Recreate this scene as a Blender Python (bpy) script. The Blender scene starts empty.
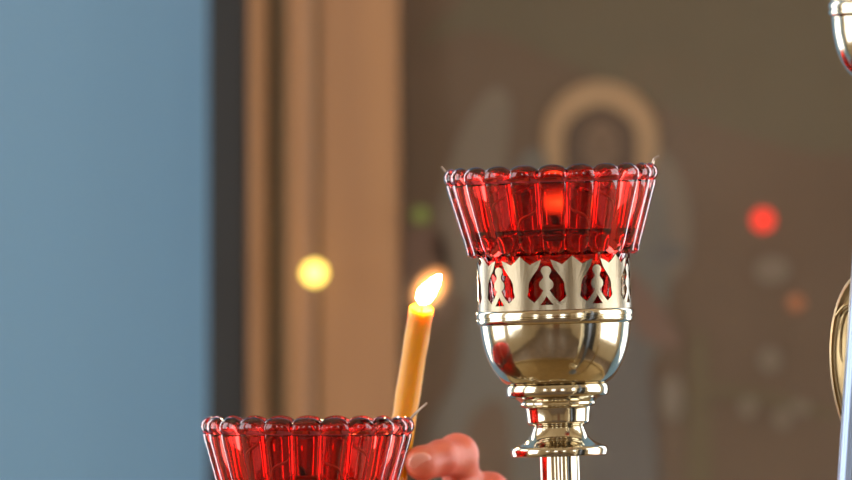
import bpy, bmesh, math, random
from mathutils import Vector, Matrix
random.seed(4)
PI = math.pi
C = bpy.context.scene.collection

# ------------------------------------------------------------------ frame of reference
D = 4.0                       # camera to the tall lamp
S = 0.34 / 852                # metres per pixel at the tall lamp
ZC = 1.42                     # camera height
HOR = 300                     # row of the horizon
def P(px, py, Y=0.0):
    k = S * (D + Y) / D
    return Vector(((px - 426) * k, Y, ZC + (HOR - py) * k))
def K(Y): return S * (D + Y) / D
TRAY_Z = ZC - 0.26

def lin(c):
    return tuple(((v/255)/12.92 if v/255 <= .04045 else ((v/255+.055)/1.055)**2.4) for v in c) + (1,)

# ------------------------------------------------------------------ materials
def mat(name, col, rough=.5, metal=0., noise=None, bump=None, **kw):
    m = bpy.data.materials.new(name); m.use_nodes = True
    nt = m.node_tree; b = nt.nodes['Principled BSDF']
    b.inputs['Base Color'].default_value = col
    b.inputs['Roughness'].default_value = rough
    b.inputs['Metallic'].default_value = metal
    for k, v in kw.items(): b.inputs[k.replace('_', ' ')].default_value = v
    if noise:
        scale, col2, stretch = noise
        tc = nt.nodes.new('ShaderNodeTexCoord'); mp = nt.nodes.new('ShaderNodeMapping')
        mp.inputs['Scale'].default_value = stretch
        n = nt.nodes.new('ShaderNodeTexNoise'); n.inputs['Scale'].default_value = scale
        n.inputs['Detail'].default_value = 4
        mx = nt.nodes.new('ShaderNodeMix'); mx.data_type = 'RGBA'
        mx.inputs[6].default_value = col; mx.inputs[7].default_value = col2
        nt.links.new(tc.outputs['Object'], mp.inputs['Vector']); nt.links.new(mp.outputs[0], n.inputs['Vector'])
        r = nt.nodes.new('ShaderNodeMapRange'); r.inputs[1].default_value = .35; r.inputs[2].default_value = .65
        nt.links.new(n.outputs[0], r.inputs[0]); nt.links.new(r.outputs[0], mx.inputs[0])
        nt.links.new(mx.outputs[2], b.inputs['Base Color'])
    if bump:
        scale, st, dist = bump
        tc = nt.nodes.new('ShaderNodeTexCoord')
        n = nt.nodes.new('ShaderNodeTexNoise'); n.inputs['Scale'].default_value = scale; n.inputs['Detail'].default_value = 3
        bp = nt.nodes.new('ShaderNodeBump'); bp.inputs['Strength'].default_value = st; bp.inputs['Distance'].default_value = dist
        nt.links.new(tc.outputs['Object'], n.inputs['Vector'])
        nt.links.new(n.outputs[0], bp.inputs['Height']); nt.links.new(bp.outputs[0], b.inputs['Normal'])
    return m
def emit(name, col, st):
    m = bpy.data.materials.new(name); m.use_nodes = True
    nt = m.node_tree; nt.nodes.remove(nt.nodes['Principled BSDF'])
    e = nt.nodes.new('ShaderNodeEmission'); e.inputs[0].default_value = col; e.inputs[1].default_value = st
    nt.links.new(e.outputs[0], nt.nodes['Material Output'].inputs[0])
    return m

M = {}
M['brass'] = mat('polished brass', (.63, .56, .42, 1), .12, 1., noise=(30, (.54, .46, .33, 1), (1, 1, 1)), bump=(60, .08, .001))
M['brass_pale'] = mat('brushed pale brass', (.33, .28, .20, 1), .26, 1., noise=(60, (.24, .19, .125, 1), (1, 1, .6)))
M['brass_old'] = mat('embossed brass', (.42, .31, .16, 1), .42, 1., noise=(50, (.34, .24, .12, 1), (1, 1, 1)), bump=(90, .3, .002))
M['steel'] = mat('polished steel', (.23, .28, .38, 1), .3, 1., noise=(40, (.19, .24, .34, 1), (1, 1, .2)))
M['wire'] = mat('tin wire', (.55, .45, .38, 1), .3, 1., noise=(200, (.4, .3, .24, 1), (1, 1, 1)))
M['glass'] = mat('red ribbed glass', (.80, .06, .045, 1), .0, 0., noise=(25, (.77, .05, .04, 1), (1, 1, 1)), Transmission_Weight=1., IOR=1.5)
M['oil'] = mat('lamp oil', (1, .85, .6, 1), .0, 0., noise=(10, (1, .83, .56, 1), (1, 1, 1)), Transmission_Weight=1., IOR=1.46)
M['wax'] = mat('yellow beeswax', lin((206, 142, 6)), .36, 0., noise=(60, lin((194, 128, 4)), (1, 1, .3)), Subsurface_Weight=.9, Subsurface_Scale=.011, Specular_IOR_Level=.3)
M['wax'].node_tree.nodes['Principled BSDF'].inputs['Subsurface Radius'].default_value = (1.0, .72, .06)
M['wick'] = mat('charred wick', (.02, .015, .01, 1), .9, noise=(400, (.05, .04, .03, 1), (1, 1, 1)))
M['cork'] = mat('cork', lin((150, 105, 60)), .9, noise=(300, lin((110, 72, 40)), (1, 1, 1)))
M['skin'] = mat('skin', lin((206, 108, 82)), .45, 0., noise=(60, lin((192, 86, 64)), (1, 1, 1)), bump=(500, .25, .0006), Subsurface_Weight=.35, Subsurface_Scale=.008)
M['nail'] = mat('fingernail', lin((222, 148, 128)), .25, noise=(60, lin((228, 150, 130)), (1, 1, 1)))
M['sleeve'] = mat('dark knit sleeve', lin((44, 40, 44)), .95, noise=(300, lin((30, 28, 32)), (1, 1, 4)))
M['blue'] = mat('blue painted plaster', lin((131, 166, 198)), .85, noise=(2.0, lin((125, 165, 196)), (1, 1, 1)), bump=(90, .1, .002))
M['cream'] = mat('cream plaster', lin((206, 184, 148)), .9, noise=(2.0, lin((198, 176, 140)), (1, 1, 1)), bump=(90, .1, .002))
M['stone'] = mat('stone tile floor', lin((120, 100, 84)), .5, noise=(3, lin((96, 78, 64)), (1, 1, 1)))
M['wood'] = mat('pale varnished wood', lin((158, 112, 72)), .5, noise=(9, lin((148, 104, 68)), (14, 14, .6)))
M['woodgrey'] = mat('grey groove wood', lin((128, 108, 82)), .6, noise=(9, lin((120, 98, 72)), (14, 14, .6)))  # greyer, darker tone for the grooves of the frame
M['dark'] = mat('black stained wood', lin((34, 33, 34)), .6, noise=(9, lin((28, 27, 27)), (14, 14, .6)))
def paint(n, c, d=8): 
    return mat(n, lin(c), .7, noise=(7, lin(tuple(max(0, v-d) for v in c)), (1, 1, 1)))
M['i_bg'] = paint('icon dark ground', (118, 96, 76))
M['i_halo'] = paint('icon gilt halo', (186, 150, 112))
M['i_hair'] = paint('icon dark hair', (100, 80, 64))
M['i_face'] = paint('icon face', (132, 106, 84))
M['i_wing'] = paint('icon grey wing', (134, 118, 100))
M['i_robe'] = paint('icon grey robe', (124, 116, 104))
M['i_robe2'] = paint('icon blue grey robe', (116, 108, 100))
M['i_pink'] = paint('icon rose drapery', (132, 104, 88))
M['i_olive'] = paint('icon olive band', (118, 102, 76))
M['i_pale'] = paint('icon pale patch', (140, 124, 106))  # pale oval patches on the panel
M['i_top'] = paint('icon olive sky', (114, 100, 78))
M['window'] = emit('daylit frosted window', (.96, 1.0, 1.03, 1), 5.0)
M['flame'] = emit('candle flame', (1, .72, .36, 1), 160.)
def glow_volume(name, col, st):
    m = bpy.data.materials.new(name); m.use_nodes = True
    nt = m.node_tree; nt.nodes.remove(nt.nodes['Principled BSDF'])
    e = nt.nodes.new('ShaderNodeEmission'); e.inputs[0].default_value = col
    tc = nt.nodes.new('ShaderNodeTexCoord'); g = nt.nodes.new('ShaderNodeTexGradient'); g.gradient_type = 'SPHERICAL'
    mu = nt.nodes.new('ShaderNodeMath'); mu.operation = 'POWER'; mu.inputs[1].default_value = 2.6
    mu2 = nt.nodes.new('ShaderNodeMath'); mu2.operation = 'MULTIPLY'; mu2.inputs[1].default_value = st
    nt.links.new(tc.outputs['Object'], g.inputs[0]); nt.links.new(g.outputs[0], mu.inputs[0]); nt.links.new(mu.outputs[0], mu2.inputs[0])
    nt.links.new(mu2.outputs[0], e.inputs[1]); nt.links.new(e.outputs[0], nt.nodes['Material Output'].inputs[1])
    return m
M['bloom'] = glow_volume('glowing flame mantle', (1, .36, .09, 1), 900.)  # emissive volume imitating lens bloom around the candle flame
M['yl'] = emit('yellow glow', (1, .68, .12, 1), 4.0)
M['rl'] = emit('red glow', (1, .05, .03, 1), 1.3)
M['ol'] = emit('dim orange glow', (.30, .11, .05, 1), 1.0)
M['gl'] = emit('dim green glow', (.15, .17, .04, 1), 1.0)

# thin pane: clear with a faint mirror reflection
gp = bpy.data.materials.new('clear glazing'); gp.use_nodes = True
nt = gp.node_tree; nt.nodes.remove(nt.nodes['Principled BSDF'])
tr = nt.nodes.new('ShaderNodeBsdfTransparent'); gl = nt.nodes.new('ShaderNodeBsdfGlossy'); gl.inputs['Roughness'].default_value = .04
fr = nt.nodes.new('ShaderNodeFresnel'); fr.inputs[0].default_value = 1.15
mx = nt.nodes.new('ShaderNodeMixShader')
nt.links.new(fr.outputs[0], mx.inputs[0]); nt.links.new(tr.outputs[0], mx.inputs[1]); nt.links.new(gl.outputs[0], mx.inputs[2])
nt.links.new(mx.outputs[0], nt.nodes['Material Output'].inputs[0])
M['pane'] = gp

# ------------------------------------------------------------------ helpers
def tag(o, label=None, cat=None, group=None, kind=None):
    for k, v in (('label', label), ('category', cat), ('group', group), ('kind', kind)):
        if v: o[k] = v
    return o
def obj(name, bm, m, parent=None, smooth=True, loc=None):
    me = bpy.data.meshes.new(name)
    bmesh.ops.recalc_face_normals(bm, faces=bm.faces)
    bm.to_mesh(me); bm.free()
    for mm in (m if isinstance(m, list) else [m]): me.materials.append(mm)
    if smooth:
        me.polygons.foreach_set('use_smooth', [True]*len(me.polygons))
        try: me.set_sharp_from_angle(angle=math.radians(38))
        except Exception: pass
    o = bpy.data.objects.new(name, me); C.objects.link(o)
    if parent: o.parent = parent
    if loc is not None: o.location = loc
    return o
def empty(name, loc=(0, 0, 0), rot=(0, 0, 0)):
    o = bpy.data.objects.new(name, None); C.objects.link(o)
    o.location = loc; o.rotation_euler = rot; o.empty_display_size = .05
    return o
def box(bm, x0, x1, y0, y1, z0, z1, mi=0):
    v = [bm.verts.new(p) for p in ((x0,y0,z0),(x1,y0,z0),(x1,y1,z0),(x0,y1,z0),(x0,y0,z1),(x1,y0,z1),(x1,y1,z1),(x0,y1,z1))]
    for f in ((0,3,2,1),(4,5,6,7),(0,1,5,4),(1,2,6,5),(2,3,7,6),(3,0,4,7)):
        bm.faces.new([v[i] for i in f]).material_index = mi
def boxbm(*a):
    bm = bmesh.new(); box(bm, *a); return bm
def lathe(prof, n=96, close=False):
    """prof: (r, z) pairs; r=0 gives a pole"""
    bm = bmesh.new(); rings = []
    for r, z in prof:
        if r < 1e-7: rings.append([bm.verts.new((0, 0, z))])
        else: rings.append([bm.verts.new((r*math.cos(2*PI*i/n), r*math.sin(2*PI*i/n), z)) for i in range(n)])
    pairs = list(zip(rings, rings[1:]))
    if close: pairs.append((rings[-1], rings[0]))
    for a, b in pairs:
        for i in range(n):
            j = (i+1) % n
            q = [a[i % len(a)], a[j % len(a)], b[j % len(b)], b[i % len(b)]]
            q = list(dict.fromkeys(q))
            if len(q) > 2: bm.faces.new(q)
    return bm
def tube(bm, pts, r, n=12, caps=True):
    pts = [Vector(p) for p in pts]; rings = []
    rs = r if isinstance(r, (list, tuple)) else [r]*len(pts)
    up = Vector((.13, .31, .94)).normalized()
    for i, p in enumerate(pts):
        t = ((pts[min(i+1, len(pts)-1)] - pts[max(i-1, 0)])).normalized()
        a = t.cross(up); a = a.normalized() if a.length > 1e-4 else t.orthogonal().normalized()
        b = t.cross(a)
        rings.append([bm.verts.new(p + (a*math.cos(2*PI*k/n) + b*math.sin(2*PI*k/n))*rs[i]) for k in range(n)])
    for a, b in zip(rings, rings[1:]):
        for k in range(n): bm.faces.new((a[k], a[(k+1) % n], b[(k+1) % n], b[k]))
    if caps: bm.faces.new(rings[0]); bm.faces.new(list(reversed(rings[-1])))
    return bm
def smoothpath(pts, n=6):
    pts = [Vector(p) for p in pts]; out = []
    for i in range(len(pts)-1):
        p0 = pts[max(i-1, 0)]; p1 = pts[i]; p2 = pts[i+1]; p3 = pts[min(i+2, len(pts)-1)]
        for k in range(n):
            t = k/n
            out.append(.5*((2*p1) + (p2-p0)*t + (2*p0-5*p1+4*p2-p3)*t*t + (3*p1-p0-3*p2+p3)*t**3))
    out.append(pts[-1]); return out
def cr(prof, n=4):
    """smooth a (r, z) profile"""
    return [(max(v.x, 0), v.y) for v in smoothpath([Vector((a, b, 0)) for a, b in prof], n)]

# ------------------------------------------------------------------ the room
def struct(name, bm, m): return tag(obj(name, bm, m, smooth=False), kind='structure')
X0, X1, Y0, Y1, H = -2.6, 2.6, -6.5, 1.62, 3.6
struct('floor', boxbm(X0-.1, X1+.1, Y0-.1, Y1+.1, -.1, 0), M['stone'])
struct('ceiling', boxbm(X0-.1, X1+.1, Y0-.1, Y1+.1, H, H+.1), M['cream'])
def wall_with_windows(name, axis, pos, a0, a1, wins, m='cream'):
    """wins: (a, b, z0, z1) openings; axis 'x' wall at x=pos, 'y' wall at y=pos"""
    bm = bmesh.new()
    def bx(u0, u1, z0, z1):
        if u1-u0 < 1e-4 or z1-z0 < 1e-4: return
        if axis == 'x': box(bm, min(pos), max(pos), u0, u1, z0, z1)
        else: box(bm, u0, u1, min(pos), max(pos), z0, z1)
    cur = a0
    for (a, b, z0, z1) in sorted(wins):
        bx(cur, a, 0, H); bx(a, b, 0, z0); bx(a, b, z1, H); cur = b
    bx(cur, a1, 0, H)
    struct(name, bm, M[m])
wl = [(-5.4, -4.3, 1.0, 2.9), (-2.1, -.5, .7, 3.0), (-.2, 1.2, .7, 3.0)]
wr = [(-4.2, -3.2, 1.0, 2.9), (-1.0, 1.1, .7, 3.0)]
wf = [(-1.5, -.6, .9, 2.9), (.9, 1.7, .9, 2.9)]
wb = [(-2.1, -1.0, .8, 2.9), (1.1, 2.1, .8, 2.9)]
wall_with_windows('wall_back', 'y', (Y1, Y1+.2), X0-.2, X1+.2, wb, 'blue')
wall_with_windows('wall_left', 'x', (X0-.2, X0), Y0, Y1, wl)
wall_with_windows('wall_right', 'x', (X1, X1+.2), Y0, Y1, wr)
wall_with_windows('wall_front', 'y', (Y0-.2, Y0), X0-.2, X1+.2, wf)
n = 0
def window(axis, pos, a, b, z0, z1, n):
    r = tag(empty('window_%d' % n, (0, 0, 0)), kind='structure')
    bm = bmesh.new(); t = .05; d = .03
    def bx(bm, u0, u1, z0_, z1_, dd=d):
        if axis == 'x': box(bm, pos-dd, pos+dd, u0, u1, z0_, z1_)
        else: box(bm, u0, u1, pos-dd, pos+dd, z0_, z1_)
    bx(bm, a, a+t, z0, z1); bx(bm, b-t, b, z0, z1); bx(bm, a+t, b-t, z0, z0+t); bx(bm, a+t, b-t, z1-t, z1)
    mid = (a+b)/2; bx(bm, mid-.02, mid+.02, z0+t, z1-t)
    for f in (.33, .67):
        zz = z0+(z1-z0)*f; bx(bm, a+t, mid-.02, zz-.015, zz+.015); bx(bm, mid+.02, b-t, zz-.015, zz+.015)
    obj('window_frame', bm, M['cream'], r, smooth=False)
    g = bmesh.new(); bx(g, a+.02, b-.02, z0+.02, z1-.02, .004)
    obj('pane', g, M['window'], r, smooth=False)
for (a, b, z0, z1) in wl: n += 1; window('x', X0-.12, a, b, z0, z1, n)
for (a, b, z0, z1) in wr: n += 1; window('x', X1+.12, a, b, z0, z1, n)
for (a, b, z0, z1) in wf: n += 1; window('y', Y0-.12, a, b, z0, z1, n)
for (a, b, z0, z1) in wb: n += 1; window('y', Y1+.12, a, b, z0, z1, n)

def added_door(nm, x0, x1, y0, y1, m, axis, inner):
    t = tag(empty(nm), kind='structure')
    obj('leaf', boxbm(x0, x1, y0, y1, 0.001, 2.3), M[m], t, smooth=False)
    b = bmesh.new()
    for z0, z1 in ((.2, 1.0), (1.15, 2.1)):
        if axis == 'x': box(b, inner-.015, inner+.015, y0+.15, y1-.15, z0, z1)
        else: box(b, x0+.15, x1-.15, inner-.015, inner+.015, z0, z1)
    obj('panel', b, M[m], t, smooth=False)
added_door('added_door_1', -.35, .75, Y0+.001, Y0+.06, 'wood', 'y', Y0+.06)  # unseen door added for a warm middle in the brass reflections
added_door('added_door_2', X1-.06, X1-.001, -2.6, -1.2, 'dark', 'x', X1-.06)  # unseen dark door added to put a dark strip into the brass reflections
# ------------------------------------------------------------------ the icon in its case
YI = 1.52; k = K(YI)
icon = tag(empty('framed_icon', (P(700, 300, YI).x, YI, 1.3)), 'large painted icon of a winged haloed figure in a pale wooden frame', 'icon')
io = icon.location.copy()
xl = P(400, 0, YI).x; xr = xl + .66; zb, zt = .92, 1.86
def shape(bm, pts, mi, y):
    """a filled outline of paint on the panel (pts in photo pixels at the panel)"""
    vs = [bm.verts.new(P(px, py, YI) + Vector((0, y, 0)) - io) for px, py in pts]
    ve = [bm.verts.new(v.co + Vector((0, .0006, 0))) for v in vs]
    bm.faces.new(vs).material_index = mi; bm.faces.new(list(reversed(ve))).material_index = mi
    for i in range(len(vs)):
        j = (i+1) % len(vs); bm.faces.new((vs[i], ve[i], ve[j], vs[j])).material_index = mi
def blob(cx, cy, rx, ry, n=40, rot=0):
    return [(cx + rx*math.cos(t)*math.cos(rot) - ry*math.sin(t)*math.sin(rot), cy + rx*math.cos(t)*math.sin(rot) + ry*math.sin(t)*math.cos(rot)) for t in [2*PI*i/n for i in range(n)]]
def curve2(pts, n=6):
    q = [Vector((a, b, 0)) for a, b in pts]; q = [q[-1]] + q + [q[0], q[1]]; out = []
    s = smoothpath(q, n)
    return [(v.x, v.y) for v in s[n:-n-1]]
bm = bmesh.new()
box(bm, xl-.02-io.x, xr+.02-io.x, 0.0, .03, zb-.02-io.z, zt+.02-io.z, 0)
mats = [M[q] for q in ('i_bg', 'i_wing', 'i_robe', 'i_robe2', 'i_pink', 'i_olive', 'i_pale', 'i_top', 'i_hair', 'i_face')]
L = -.0008
shape(bm, curve2([(420, 40), (560, -60), (760, -60), (900, 20), (860, 150), (700, 120), (560, 60), (480, 30)]), 7, L)
shape(bm, curve2([(436, 250), (448, 170), (468, 120), (494, 88), (510, 104), (506, 160), (500, 230), (470, 300)]), 1, L*2)
shape(bm, curve2([(650, 150), (676, 168), (690, 220), (684, 270), (650, 280), (632, 220)]), 1, L*2)
shape(bm, curve2([(500, 240), (520, 160), (560, 150), (640, 160), (668, 230), (664, 330), (640, 420), (645, 700), (440, 700), (420, 460), (455, 380), (470, 300)]), 2, L*3)
shape(bm, curve2([(590, 300), (640, 290), (652, 400), (660, 520), (650, 690), (600, 690), (590, 480)]), 3, L*4)
shape(bm, curve2([(470, 420), (500, 400), (512, 460), (500, 690), (455, 690), (462, 480)]), 0, L*4)
shape(bm, curve2([(625, 270), (650, 290), (680, 338), (668, 348), (636, 330)]), 4, L*5)
shape(bm, curve2([(405, 235), (440, 232), (452, 300), (430, 330), (404, 330)]), 4, L*2)
shape(bm, curve2([(690, 370), (708, 366), (714, 700), (690, 700)]), 5, L*2)
shape(bm, curve2([(708, 384), (770, 392), (830, 410), (830, 418), (760, 402), (708, 394)]), 5, L*3)
for (cx, cy, rx, ry) in ((672, 398, 12, 22), (748, 407, 9, 10), (782, 418, 9, 10), (770, 360, 11, 12), (772, 270, 17, 13), (668, 252, 18, 10), (800, 408, 10, 7)):
    shape(bm, blob(cx, cy, rx, ry), 6 if cx != 668 else 3, L*4)
shape(bm, curve2([(572, 190), (564, 150), (570, 122), (600, 106), (630, 122), (636, 150), (628, 190)]), 8, L*8.5)
shape(bm, blob(601, 146, 18, 26), 9, L*9.5)
shape(bm, blob(593, 141, 4, 2), 8, L*10.5); shape(bm, blob(609, 141, 4, 2), 8, L*10.5); shape(bm, blob(601, 158, 5, 2), 8, L*10.5)
shape(bm, blob(601, 149, 1.6, 7), 8, L*10.5)
bm.normal_update()
obj('painted_panel', bm, mats, icon, smooth=False)
hb = lathe([(0, 0), (57*k, 0), (58*k, .0004), (57*k, .0009), (55*k, .0006), (0, .0006)], 96)
h = obj('halo', hb, M['i_halo'], icon, loc=P(600.5, 139, YI) - io + Vector((0, L*5.5, 0))); h.rotation_euler = (PI/2, 0, 0)
h['label'] = 'flat gold halo'
# moulded frame: profile swept round the four sides with mitred corners
fw = 152*k
prof = [  # (distance from the opening edge outwards in px, forward, material 0 wood / 1 grey)
    (0, .004, 0), (1.5, .026, 0), (3, .028, 0), (79, .028, 0), (81, .0255, 1), (84, .025, 1), (86, .028, 0), (94, .033, 0), (107, .033, 0), (112, .028, 1),
    (117, .020, 1), (130, .018, 1), (133, .026, 0), (138, .032, 0), (147, .032, 0), (150.5, .028, 0), (152, -.03, 0)]
fb = bmesh.new(); rings = []
for d, f, mi in prof:
    d *= k
    rings.append([fb.verts.new((x - io.x, -f, z - io.z)) for x, z in ((xl-d, zb-d), (xr+d, zb-d), (xr+d, zt+d), (xl-d, zt+d))])
for i in range(len(rings)-1):
    for j in range(4):
        fb.faces.new((rings[i][j], rings[i][(j+1) % 4], rings[i+1][(j+1) % 4], rings[i+1][j])).material_index = prof[i][2]
frame = obj('frame', fb, [M['wood'], M['woodgrey']], icon, smooth=False)
gb = bmesh.new(); box(gb, xl-io.x-.001, xr-io.x+.001, -.0135, -.0115, zb-io.z-.001, zt-io.z+.001)
gpo = obj('glass_pane', gb, M['pane'], icon, smooth=False)
# dark case behind and round the frame
cb = bmesh.new(); e0 = fw; e1 = fw + 39*k
for (x0_, x1_, z0_, z1_) in ((xl-e1, xl-e0, zb-e1, zt+e1), (xr+e0, xr+e1, zb-e1, zt+e1), (xl-e0, xr+e0, zb-e1, zb-e0), (xl-e0, xr+e0, zt+e0, zt+e1)):
    box(cb, x0_-io.x, x1_-io.x, -.028, Y1-YI-.001, z0_-io.z, z1_-io.z)
box(cb, xl-e0-io.x, xr+e0-io.x, .031, Y1-YI-.001, zb-e0-io.z, zt+e0-io.z)
c_ = obj('case', cb, M['dark'], icon, smooth=False); c_['label'] = 'black outer case edge'

# small round light reflections, put in as glowing balls before the icon
def glow(px, py, r, Y, m, label, name='glow_reflection'):
    p = P(px, py, Y); t = tag(empty(name, p), label, 'light', 'small round light reflections before the icon')
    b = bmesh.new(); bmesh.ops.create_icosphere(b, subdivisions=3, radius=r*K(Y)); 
    obj('reflection_ball', b, M[m], t)
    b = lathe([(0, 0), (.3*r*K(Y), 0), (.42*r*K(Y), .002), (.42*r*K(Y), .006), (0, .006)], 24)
    s = obj('added_mount', b, M['dark'], t, loc=(0, r*K(Y)*.93 + .004, 0)); s.rotation_euler = (PI/2, 0, 0)
glow(314.5, 273, 11, 1.465, 'yl', 'round yellow light reflection out of focus on the pale wooden frame')
glow(763, 220, 11, 1.478, 'rl', 'round bright red light reflection in front of the dark icon, right of the tall lamp')
glow(796, 303, 8.5, 1.478, 'ol', 'dim small orange light reflection below and right of the bright red one')
glow(421, 215, 8, 1.478, 'gl', 'dim small greenish light reflection beside the inner edge of the wooden frame')

# ------------------------------------------------------------------ stand
tray = tag(empty('brass_tray_stand', (.05, .03, 0)), 'round brass tray on a column, below the picture, on which the lamps stand', 'stand')
tz = TRAY_Z
obj('tray', lathe([(0, tz-.012), (.30, tz-.012), (.315, tz-.008), (.318, tz+.012), (.312, tz+.012), (.308, tz), (0, tz)], 128), M['brass_old'], tray)
obj('column', lathe([(0, tz-.012), (.06, tz-.012), (.03, tz-.05), (.024, tz-.2), (.034, tz-.3), (.024, tz-.4), (.024, .2), (.05, .12), (.03, .1), (0, .1)], 64), M['brass'], tray)
obj('base', lathe([(0, .1), (.05, .1), (.1, .06), (.2, .03), (.22, .0), (0, .0)], 96), M['brass'], tray)

# ------------------------------------------------------------------ a brass lamp holder, origin at the foot of its stem
def gallery_mesh(z0):
    """pierced crown: nine tulips and nine little figures round the rim"""
    bm = bmesh.new(); R0 = 76.5*S; th = 1.6*S; A = 2*PI/9
    def ring_grid(rows):
        """rows: list of lists of (angle_px offset u, v px above the band); wraps on cylinder, gives thickness"""
        for c0 in centres:
            g = []
            for rad in (R0, R0-th):
                g.append([[bm.verts.new((rad*math.cos(c0+u/76.), rad*math.sin(c0+u/76.), z0+v*S)) for (u, v) in row] for row in rows])
            o_, i_ = g; nr = len(rows); nc = len(rows[0])
            for a in range(nr-1):
                for b in range(nc-1):
                    bm.faces.new((o_[a][b], o_[a][b+1], o_[a+1][b+1], o_[a+1][b]))
                    bm.faces.new((i_[a][b], i_[a+1][b], i_[a+1][b+1], i_[a][b+1]))
            for b in range(nc-1):
                bm.faces.new((o_[0][b], i_[0][b], i_[0][b+1], o_[0][b+1])); bm.faces.new((o_[-1][b], o_[-1][b+1], i_[-1][b+1], i_[-1][b]))
            for a in range(nr-1):
                for b in (0, nc-1):
                    bm.faces.new((o_[a][b], o_[a+1][b], i_[a+1][b], i_[a][b]))
    NC = 8
    def rows_of(prof, top=None):
        rows = []
        for (v, w) in prof: rows.append([(w*(2*i/NC-1), v) for i in range(NC+1)])
        if top:
            w = prof[-1][1]; rows.append([(top[i][0], top[i][1]) for i in range(NC+1)])
        return rows
    centres = [PHI + A*i for i in range(9)]
    tul = [(2, 19), (4, 17), (8, 12.5), (11, 8.8), (13, 7.0), (15, 7.2), (18, 8.2), (22, 8.4), (26, 8.8), (30, 10.6), (35, 14.2), (39, 17.4), (41.5, 19)]
    top = [(-22, 49.5), (-16.5, 47.5), (-10.5, 44.5), (-5, 48.5), (0, 53), (5, 48.5), (10.5, 44.5), (16.5, 47.5), (22, 49.5)]
    ring_grid(rows_of(tul, top))
    centres = [PHI + A*(i+.5) for i in range(9)]
    fig = [(17, 2.8), (19, 3.0), (20.5, 5.2), (22.5, 6.8), (25, 7.2), (27.5, 6.6), (29.5, 4.6), (31.5, 3.0), (34, 3.2), (36, 4.4), (38.5, 5.4), (41, 4.6), (43, 2.2)]
    ring_grid(rows_of(fig))
    for sgn in (-1, 1):        # splayed legs
        leg = []
        for i in range(7):
            t = i/6; v = 18.5 - 17.5*t; c = sgn*(1.0 + 13.5*t**1.45); w = 2.6 + 2.2*t
            leg.append([(c-w, v), (c, v), (c+w, v)])
        ring_grid(leg)
    # base strip
    n = 144; zz = [z0-2*S, z0+4.5*S]
    vs = [[[bm.verts.new((r*math.cos(2*PI*i/n), r*math.sin(2*PI*i/n), z)) for i in range(n)] for z in zz] for r in (R0+.2*S, R0-th-.2*S)]
    for i in range(n):
        j = (i+1) % n
        bm.faces.new((vs[0][0][i], vs[0][0][j], vs[0][1][j], vs[0][1][i])); bm.faces.new((vs[1][0][i], vs[1][1][i], vs[1][1][j], vs[1][0][j]))
        bm.faces.new((vs[0][1][i], vs[0][1][j], vs[1][1][j], vs[1][1][i])); bm.faces.new((vs[0][0][i], vs[1][0][i], vs[1][0][j], vs[0][0][j]))
    return bm
PHI = -PI/2 + .235
def make_holder(stem, label):
    """stem: length in metres from the tray to the underside of the drip plate"""
    t = tag(empty('brass_lamp_holder'), label, 'lamp holder', 'brass lamp holders on the tray')
    def Z(y): return stem + (456 - y)*S
    def pr(l): return [(r*S, Z(y)) for r, y in l]
    obj('stem', lathe([(0, .0), (.030, .0), (.031, .003), (.026, .006), (.012, .009), (20*S, .016), (20*S, stem+.001), (0, stem+.001)], 64), M['brass'], t)
    obj('drip_plate', lathe([(0, Z(456))] + pr([(46, 456), (48, 455), (48.8, 451), (48.4, 448)]) + cr(pr([(47, 446.5), (42, 445), (35, 441.5), (30, 437), (27, 431), (25.5, 427), (24, 425)]), 4) + [(0, Z(425))], 96), M['brass'], t)
    obj('neck', lathe([(0, Z(426)), (23*S, Z(426))] + pr([(29.5, 424.2), (31, 422.5)]) + cr(pr([(31.3, 421), (31.8, 414), (32.6, 408)]), 3) + pr([(33, 407), (36.5, 406), (38, 404), (37.5, 402)]) + cr(pr([(38, 401), (42, 398), (47, 396.5)]), 3)
        + pr([(50, 396), (51.4, 394), (51.6, 388), (50.5, 385), (48, 384)]) + [(0, Z(384))], 96), M['brass'], t)
    outer = pr([(30, 384.5), (49, 384.3)]) + cr(pr([(51, 383), (56, 379), (61.5, 372), (67, 362), (71, 351), (73.6, 340), (75, 330), (75.6, 324)]), 4)
    band = pr([(77.2, 323.5), (78.6, 321.5), (78.8, 318.5), (78.0, 317.8), (78.0, 316.8), (78.9, 316), (79, 312), (77.8, 310), (76.5, 309.5)])
    inner = pr([(73, 309.5), (72.5, 330), (70, 351), (64, 363), (55, 372), (45, 378)]) + [(0, Z(379))]
    obj('bowl', lathe([(0, Z(384.5))] + outer + band + inner, 128), M['brass'], t)
    obj('gallery', gallery_mesh(Z(309)), M['brass_pale'], t, smooth=False)
    return t
def place(t, px_at_y, y, tilt, Y=0.0):
    """put the foot on the tray so that the axis passes column px at row y"""
    p = P(px_at_y, y, Y); h = p.z - TRAY_Z
    t.location = (p.x + math.tan(tilt)*h, Y, TRAY_Z); t.rotation_euler = (0, -tilt, 0)

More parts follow.
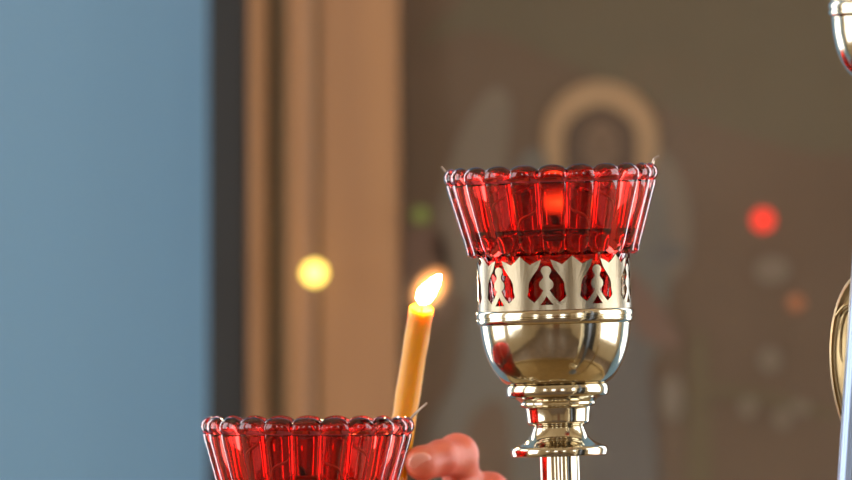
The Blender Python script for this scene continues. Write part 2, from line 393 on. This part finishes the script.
# ------------------------------------------------------------------ a red ribbed glass, origin under its foot (row 372 of the tall one)
NL = 22
def make_glass(label):
    t = tag(empty('red_glass_cup'), label, 'glass cup', 'red glass cups in the brass holders')
    def Z(y): return (372 - y)*S
    N = NL*14; bm = bmesh.new()
    def lobe(th): return abs(math.cos(NL*(th+PI/2)/2))            # 1 at a lobe's middle, 0 in the groove
    def ring(f):
        out = []
        for i in range(N):
            th = 2*PI*i/N + LP; r, z = f(lobe(th))
            out.append(bm.verts.new((r*math.cos(th), r*math.sin(th), z)))
        return out
    R = []
    # foot and lower body standing in the brass bowl
    for r, y in ((52, 371.5), (57, 369), (59, 364), (62, 345), (65, 320), (66.5, 300), (68, 280), (70, 262)):
        R.append(ring(lambda c, r=r, y=y: ((r+.8*c)*S, Z(y))))
    R.append(ring(lambda c: ((72+2*c)*S, Z(255.5-.5*c))))
    R.append(ring(lambda c: ((79+3.5*c)*S, Z(252+4*c))))
    R.append(ring(lambda c: ((83+3.5*c)*S, Z(250+3*c))))
    for f in (0, .1, .25, .4, .55, .7, .85, .96):            # flared fluted wall
        y = 247 + (186-247)*f; rr = 83.5 + (101.5-83.5)*f
        R.append(ring(lambda c, rr=rr, y=y: ((rr + 4.2*math.sqrt(c))*S, Z(y))))
    R.append(ring(lambda c: ((101.5+4.6*c**.5)*S, Z(183))))
    for a in range(0, 9):                                     # beads of the rim
        an = -PI/2 + a*PI/8
        def f(c, an=an):
            s = c**.55
            yc = 177.0 - 2.0*s; hh = 6.4 + 3.2*s
            return ((99.5 + (4.4+4.1*s)*math.cos(an)*1.0)*S, Z(yc - hh*math.sin(an)*.98))
        R.append(ring(f))
    R.append(ring(lambda c: ((97.5)*S, Z(171-2.6*c))))
    for r, y in ((94.5, 176), (93.5, 183), (90, 200), (85.5, 215), (81.5, 229), (77, 243), (72, 252), (64.5, 258), (62, 280), (60, 310), (57, 345), (53, 358), (40, 363)):
        R.append(ring(lambda c, r=r, y=y: (r*S, Z(y))))
    for a, b in zip(R, R[1:]):
        for i in range(N):
            j = (i+1) % N; bm.faces.new((a[i], a[j], b[j], b[i]))
    c0 = bm.verts.new((0, 0, Z(369))); c1 = bm.verts.new((0, 0, Z(364)))
    for i in range(N):
        j = (i+1) % N; bm.faces.new((R[0][j], R[0][i], c0)); bm.faces.new((R[-1][i], R[-1][j], c1))
    obj('glass_body', bm, M['glass'], t)
    oil = [(0, Z(363.5)), (40*S, Z(362.5)), (52.8*S, Z(357.5)), (56.8*S, Z(345)), (59.8*S, Z(310)), (61.8*S, Z(280)), (64.3*S, Z(258.2)), (71.8*S, Z(252.2)), (76.8*S, Z(243)), (81*S, Z(230.5)), (81.3*S, Z(229)), (79*S, Z(230)), (0, Z(230.2))]
    obj('oil', lathe(oil, 96), M['oil'], t)
    return t
LP = -PI/2
def make_float(label, left, right, lit):
    """wire wick carrier, origin on the cup's axis at the rim (row 172)"""
    t = tag(empty('wick_holder'), label, 'wick holder', 'wire wick holders across the glass rims')
    bm = bmesh.new(); pl = [(a*S, b*S*0, -c*S) for a, b, c in ()]
    pts = [(x*S, 0, -y*S) for x, y in left] + [(-30*S, 0, 30*S*0 - 40*S), (-12*S, 0, -56*S), (12*S, 0, -56*S), (30*S, 0, -40*S)] + [(x*S, 0, -y*S) for x, y in right]
    tube(bm, smoothpath(pts, 5), 1.35*S, 8); obj('wire', bm, M['wire'], t)
    obj('float', lathe([(0, -60*S), (13*S, -60*S), (15*S, -58*S), (15*S, -54*S), (13*S, -52*S), (0, -52*S)], 32), M['cork'], t)
    bm = bmesh.new(); tube(bm, [(0, 0, -52*S), (.5*S, 0, -46*S), (1.5*S, 0, -42*S)], 1.3*S, 8); obj('wick', bm, M['wick'], t)
    if lit:
        b = bmesh.new(); bmesh.ops.create_icosphere(b, subdivisions=3, radius=1)
        o = obj('flame', b, M['flame2'], t, loc=(-1*S, 0, -28*S)); o.scale = (13*S, 13*S, 21*S)
    return t
def flame_bm(h, r):
    return lathe([(0, 0)] + cr([(r*.45, h*.04), (r*.85, h*.16), (r, h*.32), (r*.86, h*.52), (r*.62, h*.74), (r*.34, h*.92)], 4) + [(0, h)], 32)
M['flame2'] = glow_volume('soft oil lamp flame', (1, .42, .10, 1), 1400.)

def set_on(c, h, tiltpx=0):
    """stand cup c in holder h"""
    d = h.rotation_euler.y; R_ = Matrix.Rotation(d, 3, 'Y')
    c.location = h.location + R_ @ Vector((0, 0, h['stem_z'] + (456-378.2)*S + .0)); c.rotation_euler = (0, d, 0)
    return R_
# NOTE cup foot: row 372 equals the bowl floor height near its rim
def full_lamp(axis_px, row, tilt, stem_row, Y, l1, l2, l3, left, right, lit):
    base = P(axis_px, stem_row, Y).z - TRAY_Z
    h = make_holder(base/math.cos(tilt), l1); h['stem_z'] = base/math.cos(tilt)
    place(h, axis_px, row, tilt, Y)
    R_ = Matrix.Rotation(-tilt, 3, 'Y')
    c = make_glass(l2); c.location = h.location + R_ @ Vector((0, 0, h['stem_z'] + (456-372)*S)); c.rotation_euler = (0, -tilt, 0)
    if l3:
        f = make_float(l3, left, right, lit); f.location = h.location + R_ @ Vector((0, 0, h['stem_z'] + (456-172)*S)); f.rotation_euler = (0, -tilt, 0)
    del h['stem_z']
    return h, c
full_lamp(559.5, 456, math.radians(1.8), 456, 0,
    'tall polished brass lamp holder with a pierced crown, carrying the raised red glass',
    'red ribbed glass cup with scalloped rim raised high in the brass holder at centre right',
    'bent wire wick carrier across the raised red glass in the tall brass holder',
    [(-109, -9), (-105, -4), (-99, 1), (-80, 10)], [(80, 10), (98, 3), (102, -3), (104, -10), (109, -13)], True)
full_lamp(307.5, 706, 0.0, 706, 0.012,
    'brass lamp holder under the low red glass at lower left, mostly below the picture',
    'lower red ribbed glass cup with scalloped rim, in front of the yellow candle',
    'bent wire wick carrier whose tips stick out of the lower red glass rim',
    [(-97, -6), (-94, -1), (-90, 2), (-78, 10)], [(80, 10), (100, 0), (105, -6), (112, -13), (120, -20)], False)
Y3 = -.16
h3, c3 = full_lamp(905, 157, math.radians(-2), 157, Y3,
    'brass lamp holder cut off by the upper right corner of the picture',
    'red ribbed glass cup in the brass holder at the upper right corner', None, None, None, False)

# ------------------------------------------------------------------ yellow candle held in the hand
YC = .13; kc = K(YC)
top = P(421.5, 309, YC); bot = P(377, 590, YC); ax = (top-bot); L_ = ax.length; rot = ax.to_track_quat('Z', 'Y')
candle = tag(empty('candle', bot), 'lit yellow wax candle leaning to the right behind the lower red glass', 'candle')
candle.rotation_mode = 'QUATERNION'; candle.rotation_quaternion = rot
rc = 12.2*kc
cb = lathe([(0, 0), (rc*.96, 0), (rc, .002)] + [(rc*(1 - .03*math.sin(q*2.3)), L_*(.02 + .95*q/14)) for q in range(1, 15)] + [(rc*1.02, L_*.985), (rc*1.03, L_*.995), (rc*.94, L_*1.004), (rc*.72, L_*1.002), (rc*.4, L_*.992), (0, L_*.99)], 48)
for v in cb.verts:      # melted lip, lower at the left
    if v.co.z > L_*.97: v.co.z += v.co.x*.35
for v in cb.verts:
    if v.co.z > L_*.9: v.co.x *= 1 + .05*math.sin(3*math.atan2(v.co.y, v.co.x)); 
obj('wax_body', cb, M['wax'], candle)
bm = bmesh.new(); tube(bm, smoothpath([(0, 0, L_*.985), (.0003, 0, L_+.003), (.0016, 0, L_+.005)], 4), .0006, 8)
obj('wick', bm, M['wick'], candle)
fl = obj('flame', flame_bm(36*kc, 8.6*kc), M['flame'], candle)
a0 = P(419, 303, YC); a1 = P(441, 274, YC)
mi = rot.inverted()
fl.rotation_mode = 'QUATERNION'; fl.location = mi @ (a0 - bot); fl.rotation_quaternion = (mi @ (a1-a0)).to_track_quat('Z', 'Y')

b = bmesh.new(); bmesh.ops.create_icosphere(b, subdivisions=4, radius=1)
mt = obj('flame_bloom', b, M['bloom'], candle); mt.rotation_mode = 'QUATERNION'  # added glow shell standing in for lens bloom
mt.location = mi @ (a0.lerp(a1, .5) - bot); mt.rotation_quaternion = fl.rotation_quaternion; mt.scale = (25*kc, 25*kc, 35*kc)
# ------------------------------------------------------------------ the hand
person = tag(empty('person', P(560, 640, .155)), 'hand of a person holding the yellow candle behind the lower red glass', 'person')
po = person.location.copy()
hb = bmesh.new()
def limb(pts):
    """pts: (px, py, Y, radius px); rounded tapered chain"""
    q = [(P(a, b, y+.055) - po, r*S*1.04) for a, b, y, r in pts]
    for p, r in q:
        bmesh.ops.create_icosphere(hb, subdivisions=3, radius=r, matrix=Matrix.Translation(p))
    for (p, r), (p2, r2) in zip(q, q[1:]):
        nn = 10
        for i in range(1, nn):
            t = i/nn; s = 1 - .05*math.sin(PI*t)
            bmesh.ops.create_icosphere(hb, subdivisions=2, radius=(r*(1-t)+r2*t)*s, matrix=Matrix.Translation(p.lerp(p2, t)))
# wrist, palm, forearm
limb([(545, 640, .14, 44), (610, 668, .165, 50), (760, 700, .22, 60), (960, 740, .34, 74)])
for (a, b, y) in ((477, 532, .135), (503, 566, .150), (520, 598, .160), (528, 628, .166)):
    limb([(a, b, y, 23), (560, 640, .145, 34), (615, 668, .165, 42)])
limb([(477, 532, .135, 22), (464, 490, .112, 20.5), (457, 455, .090, 22.5), (441, 458, .079, 19.5), (423, 463, .072, 18.5)])      # index, bent at the first joint
limb([(503, 566, .150, 23), (500, 528, .132, 22), (489, 493, .108, 22.5), (462, 500, .094, 20.5), (432, 506, .082, 18.5), (414, 510, .080, 17)])
limb([(520, 598, .160, 22), (508, 560, .140, 21), (480, 537, .112, 20), (445, 545, .096, 18), (412, 550, .088, 16)])
limb([(528, 628, .166, 20), (505, 592, .142, 18.5), (475, 576, .114, 17), (440, 584, .100, 15.5), (414, 588, .094, 14)])
limb([(575, 655, .13, 32), (520, 612, .088, 30), (462, 570, .056, 25), (424, 530, .050, 22), (402, 498, .052, 18.5)])   # thumb
me = bpy.data.meshes.new('tmp_hand'); hb.to_mesh(me); hb.free()
tmp = bpy.data.objects.new('tmp_hand', me); C.objects.link(tmp)
rm = tmp.modifiers.new('r', 'REMESH'); rm.mode = 'VOXEL'; rm.voxel_size = .0013; rm.adaptivity = 0
sm = tmp.modifiers.new('s', 'SMOOTH'); sm.factor = .5; sm.iterations = 6
dg = bpy.context.evaluated_depsgraph_get(); ev = bpy.data.meshes.new_from_object(tmp.evaluated_get(dg))
bpy.data.objects.remove(tmp); bpy.data.meshes.remove(me)
ev.name = 'hand'; ev.materials.clear(); ev.materials.append(M['skin'])
ev.polygons.foreach_set('use_smooth', [True]*len(ev.polygons))
body = bpy.data.objects.new('hand_and_forearm', ev); C.objects.link(body); body.parent = person
def nail(px, py, Y, w, l, rotz, name='fingernail'):
    b = bmesh.new(); bmesh.ops.create_uvsphere(b, u_segments=20, v_segments=10, radius=1)
    for v in b.verts: v.co = Vector((v.co.x*l*S, v.co.y*3.2*S, v.co.z*w*S))
    o = obj(name, b, M['nail'], person, loc=P(px, py, Y) - po); o.rotation_euler = rotz
nail(420, 461, .1205, 9.5, 12, (.35, -.2, .1))
b = bmesh.new(); tube(b, [P(690, 684, 0.250)-po, P(760, 700, 0.275)-po, P(860, 720, 0.335)-po, P(975, 743, 0.400)-po], [.026, .028, .031, .034], 40)
obj('sleeve', b, M['sleeve'], person)

# ------------------------------------------------------------------ right edge: steel rod with embossed brass ornament
YR = -.10
rod = tag(empty('steel_rod', (P(832, 940, YR).x + .004, YR, TRAY_Z)), 'shiny blue grey steel rod at the right edge, in front of the brass ornament', 'rod')
b0 = P(851, 480, YR); b1 = P(863, 300, YR); dr = (b1-b0)/(b1.z-b0.z)
foot = b0 + dr*(TRAY_Z-b0.z); rod.location = foot
b = bmesh.new(); tube(b, [(0, 0, .003), dr*.10, dr*.20, dr*.36, dr*.40], [13.5*S]*4+[11*S], 48); obj('shaft', b, M['steel'], rod)
obj('foot_plate', lathe([(0, 0), (.024, 0), (.025, .003), (.014, .006), (0, .008)], 48), M['steel'], rod)
YO = -.055; oc = P(869, 362, YO)
orn = tag(empty('brass_ornament', (oc.x, YO, TRAY_Z)), 'embossed brass leaf shaped ornament behind the steel rod at the right edge', 'ornament')
def ell(ax_, az_, dome):
    b = bmesh.new(); R = []; n = 64
    for rr, yy in ((1.0, 0), (1.0, -.0015), (.96, -.003), (.90, -.002), (.86, -.002), (.80, -.0035*dome), (.5, -.006*dome), (.2, -.007*dome)):
        R.append([b.verts.new((ax_*S*rr*math.cos(2*PI*i/n)*(1 + .10*math.sin(2*PI*i/n)), yy, az_*S*rr*math.sin(2*PI*i/n))) for i in range(n)])
    for a, c in zip(R, R[1:]):
        for i in range(n): b.faces.new((a[i], a[(i+1) % n], c[(i+1) % n], c[i]))
    b.faces.new(R[0]); b.faces.new(R[-1])
    return b
pl = obj('embossed_plate', ell(39, 92, 1), M['brass_old'], orn, loc=(0, 0, oc.z-TRAY_Z))
b = bmesh.new()
for cx, cz, rx, rz in ((-20, 22, 9, 30), (-8, -20, 12, 34)):
    pts = [((cx+rx*math.cos(t))*S, -.004, (cz+rz*math.sin(t))*S) for t in [2*PI*i/40 for i in range(41)]]
    tube(b, pts, 1.6*S, 8)
tube(b, smoothpath([((-34)*S, -.002, 44*S), (-22*S, -.005, 57*S), (0, -.006, 54*S)], 6), 1.6*S, 8)
obj('scrollwork', b, M['brass_old'], pl)
b = bmesh.new(); tube(b, [(0, .003, .0), (0, .003, oc.z-TRAY_Z-80*S)], .004, 24); obj('stem', b, M['brass_old'], orn)
obj('foot_plate', lathe([(0, 0), (.022, 0), (.022, .003), (0, .006)], 48), M['brass_old'], orn)

# ------------------------------------------------------------------ light, camera
def plight(name, loc, col, e, r):
    l = bpy.data.lights.new(name, 'POINT'); l.color = col; l.energy = e; l.shadow_soft_size = r
    o = bpy.data.objects.new(name, l); C.objects.link(o); o.location = loc; return o
w = bpy.data.worlds.new('World'); bpy.context.scene.world = w; w.use_nodes = True
w.node_tree.nodes['Background'].inputs[0].default_value = (.6, .75, 1, 1); w.node_tree.nodes['Background'].inputs[1].default_value = .3
cam = bpy.data.cameras.new('camera'); co = bpy.data.objects.new('camera', cam); C.objects.link(co)
co.location = (0, -D, ZC); co.rotation_euler = (PI/2, 0, 0)
cam.sensor_width = 36; cam.lens = 36*D/.34; cam.shift_y = -(240-HOR)/852
cam.clip_start = .05
cam.dof.use_dof = True; cam.dof.focus_distance = D - .03; cam.dof.aperture_fstop = cam.lens/1000/.030
sc = bpy.context.scene; sc.camera = co
vs = sc.view_settings; vs.view_transform = 'Standard'; vs.look = 'None'; vs.gamma = 1; vs.use_curve_mapping = False; vs.exposure = 0.2
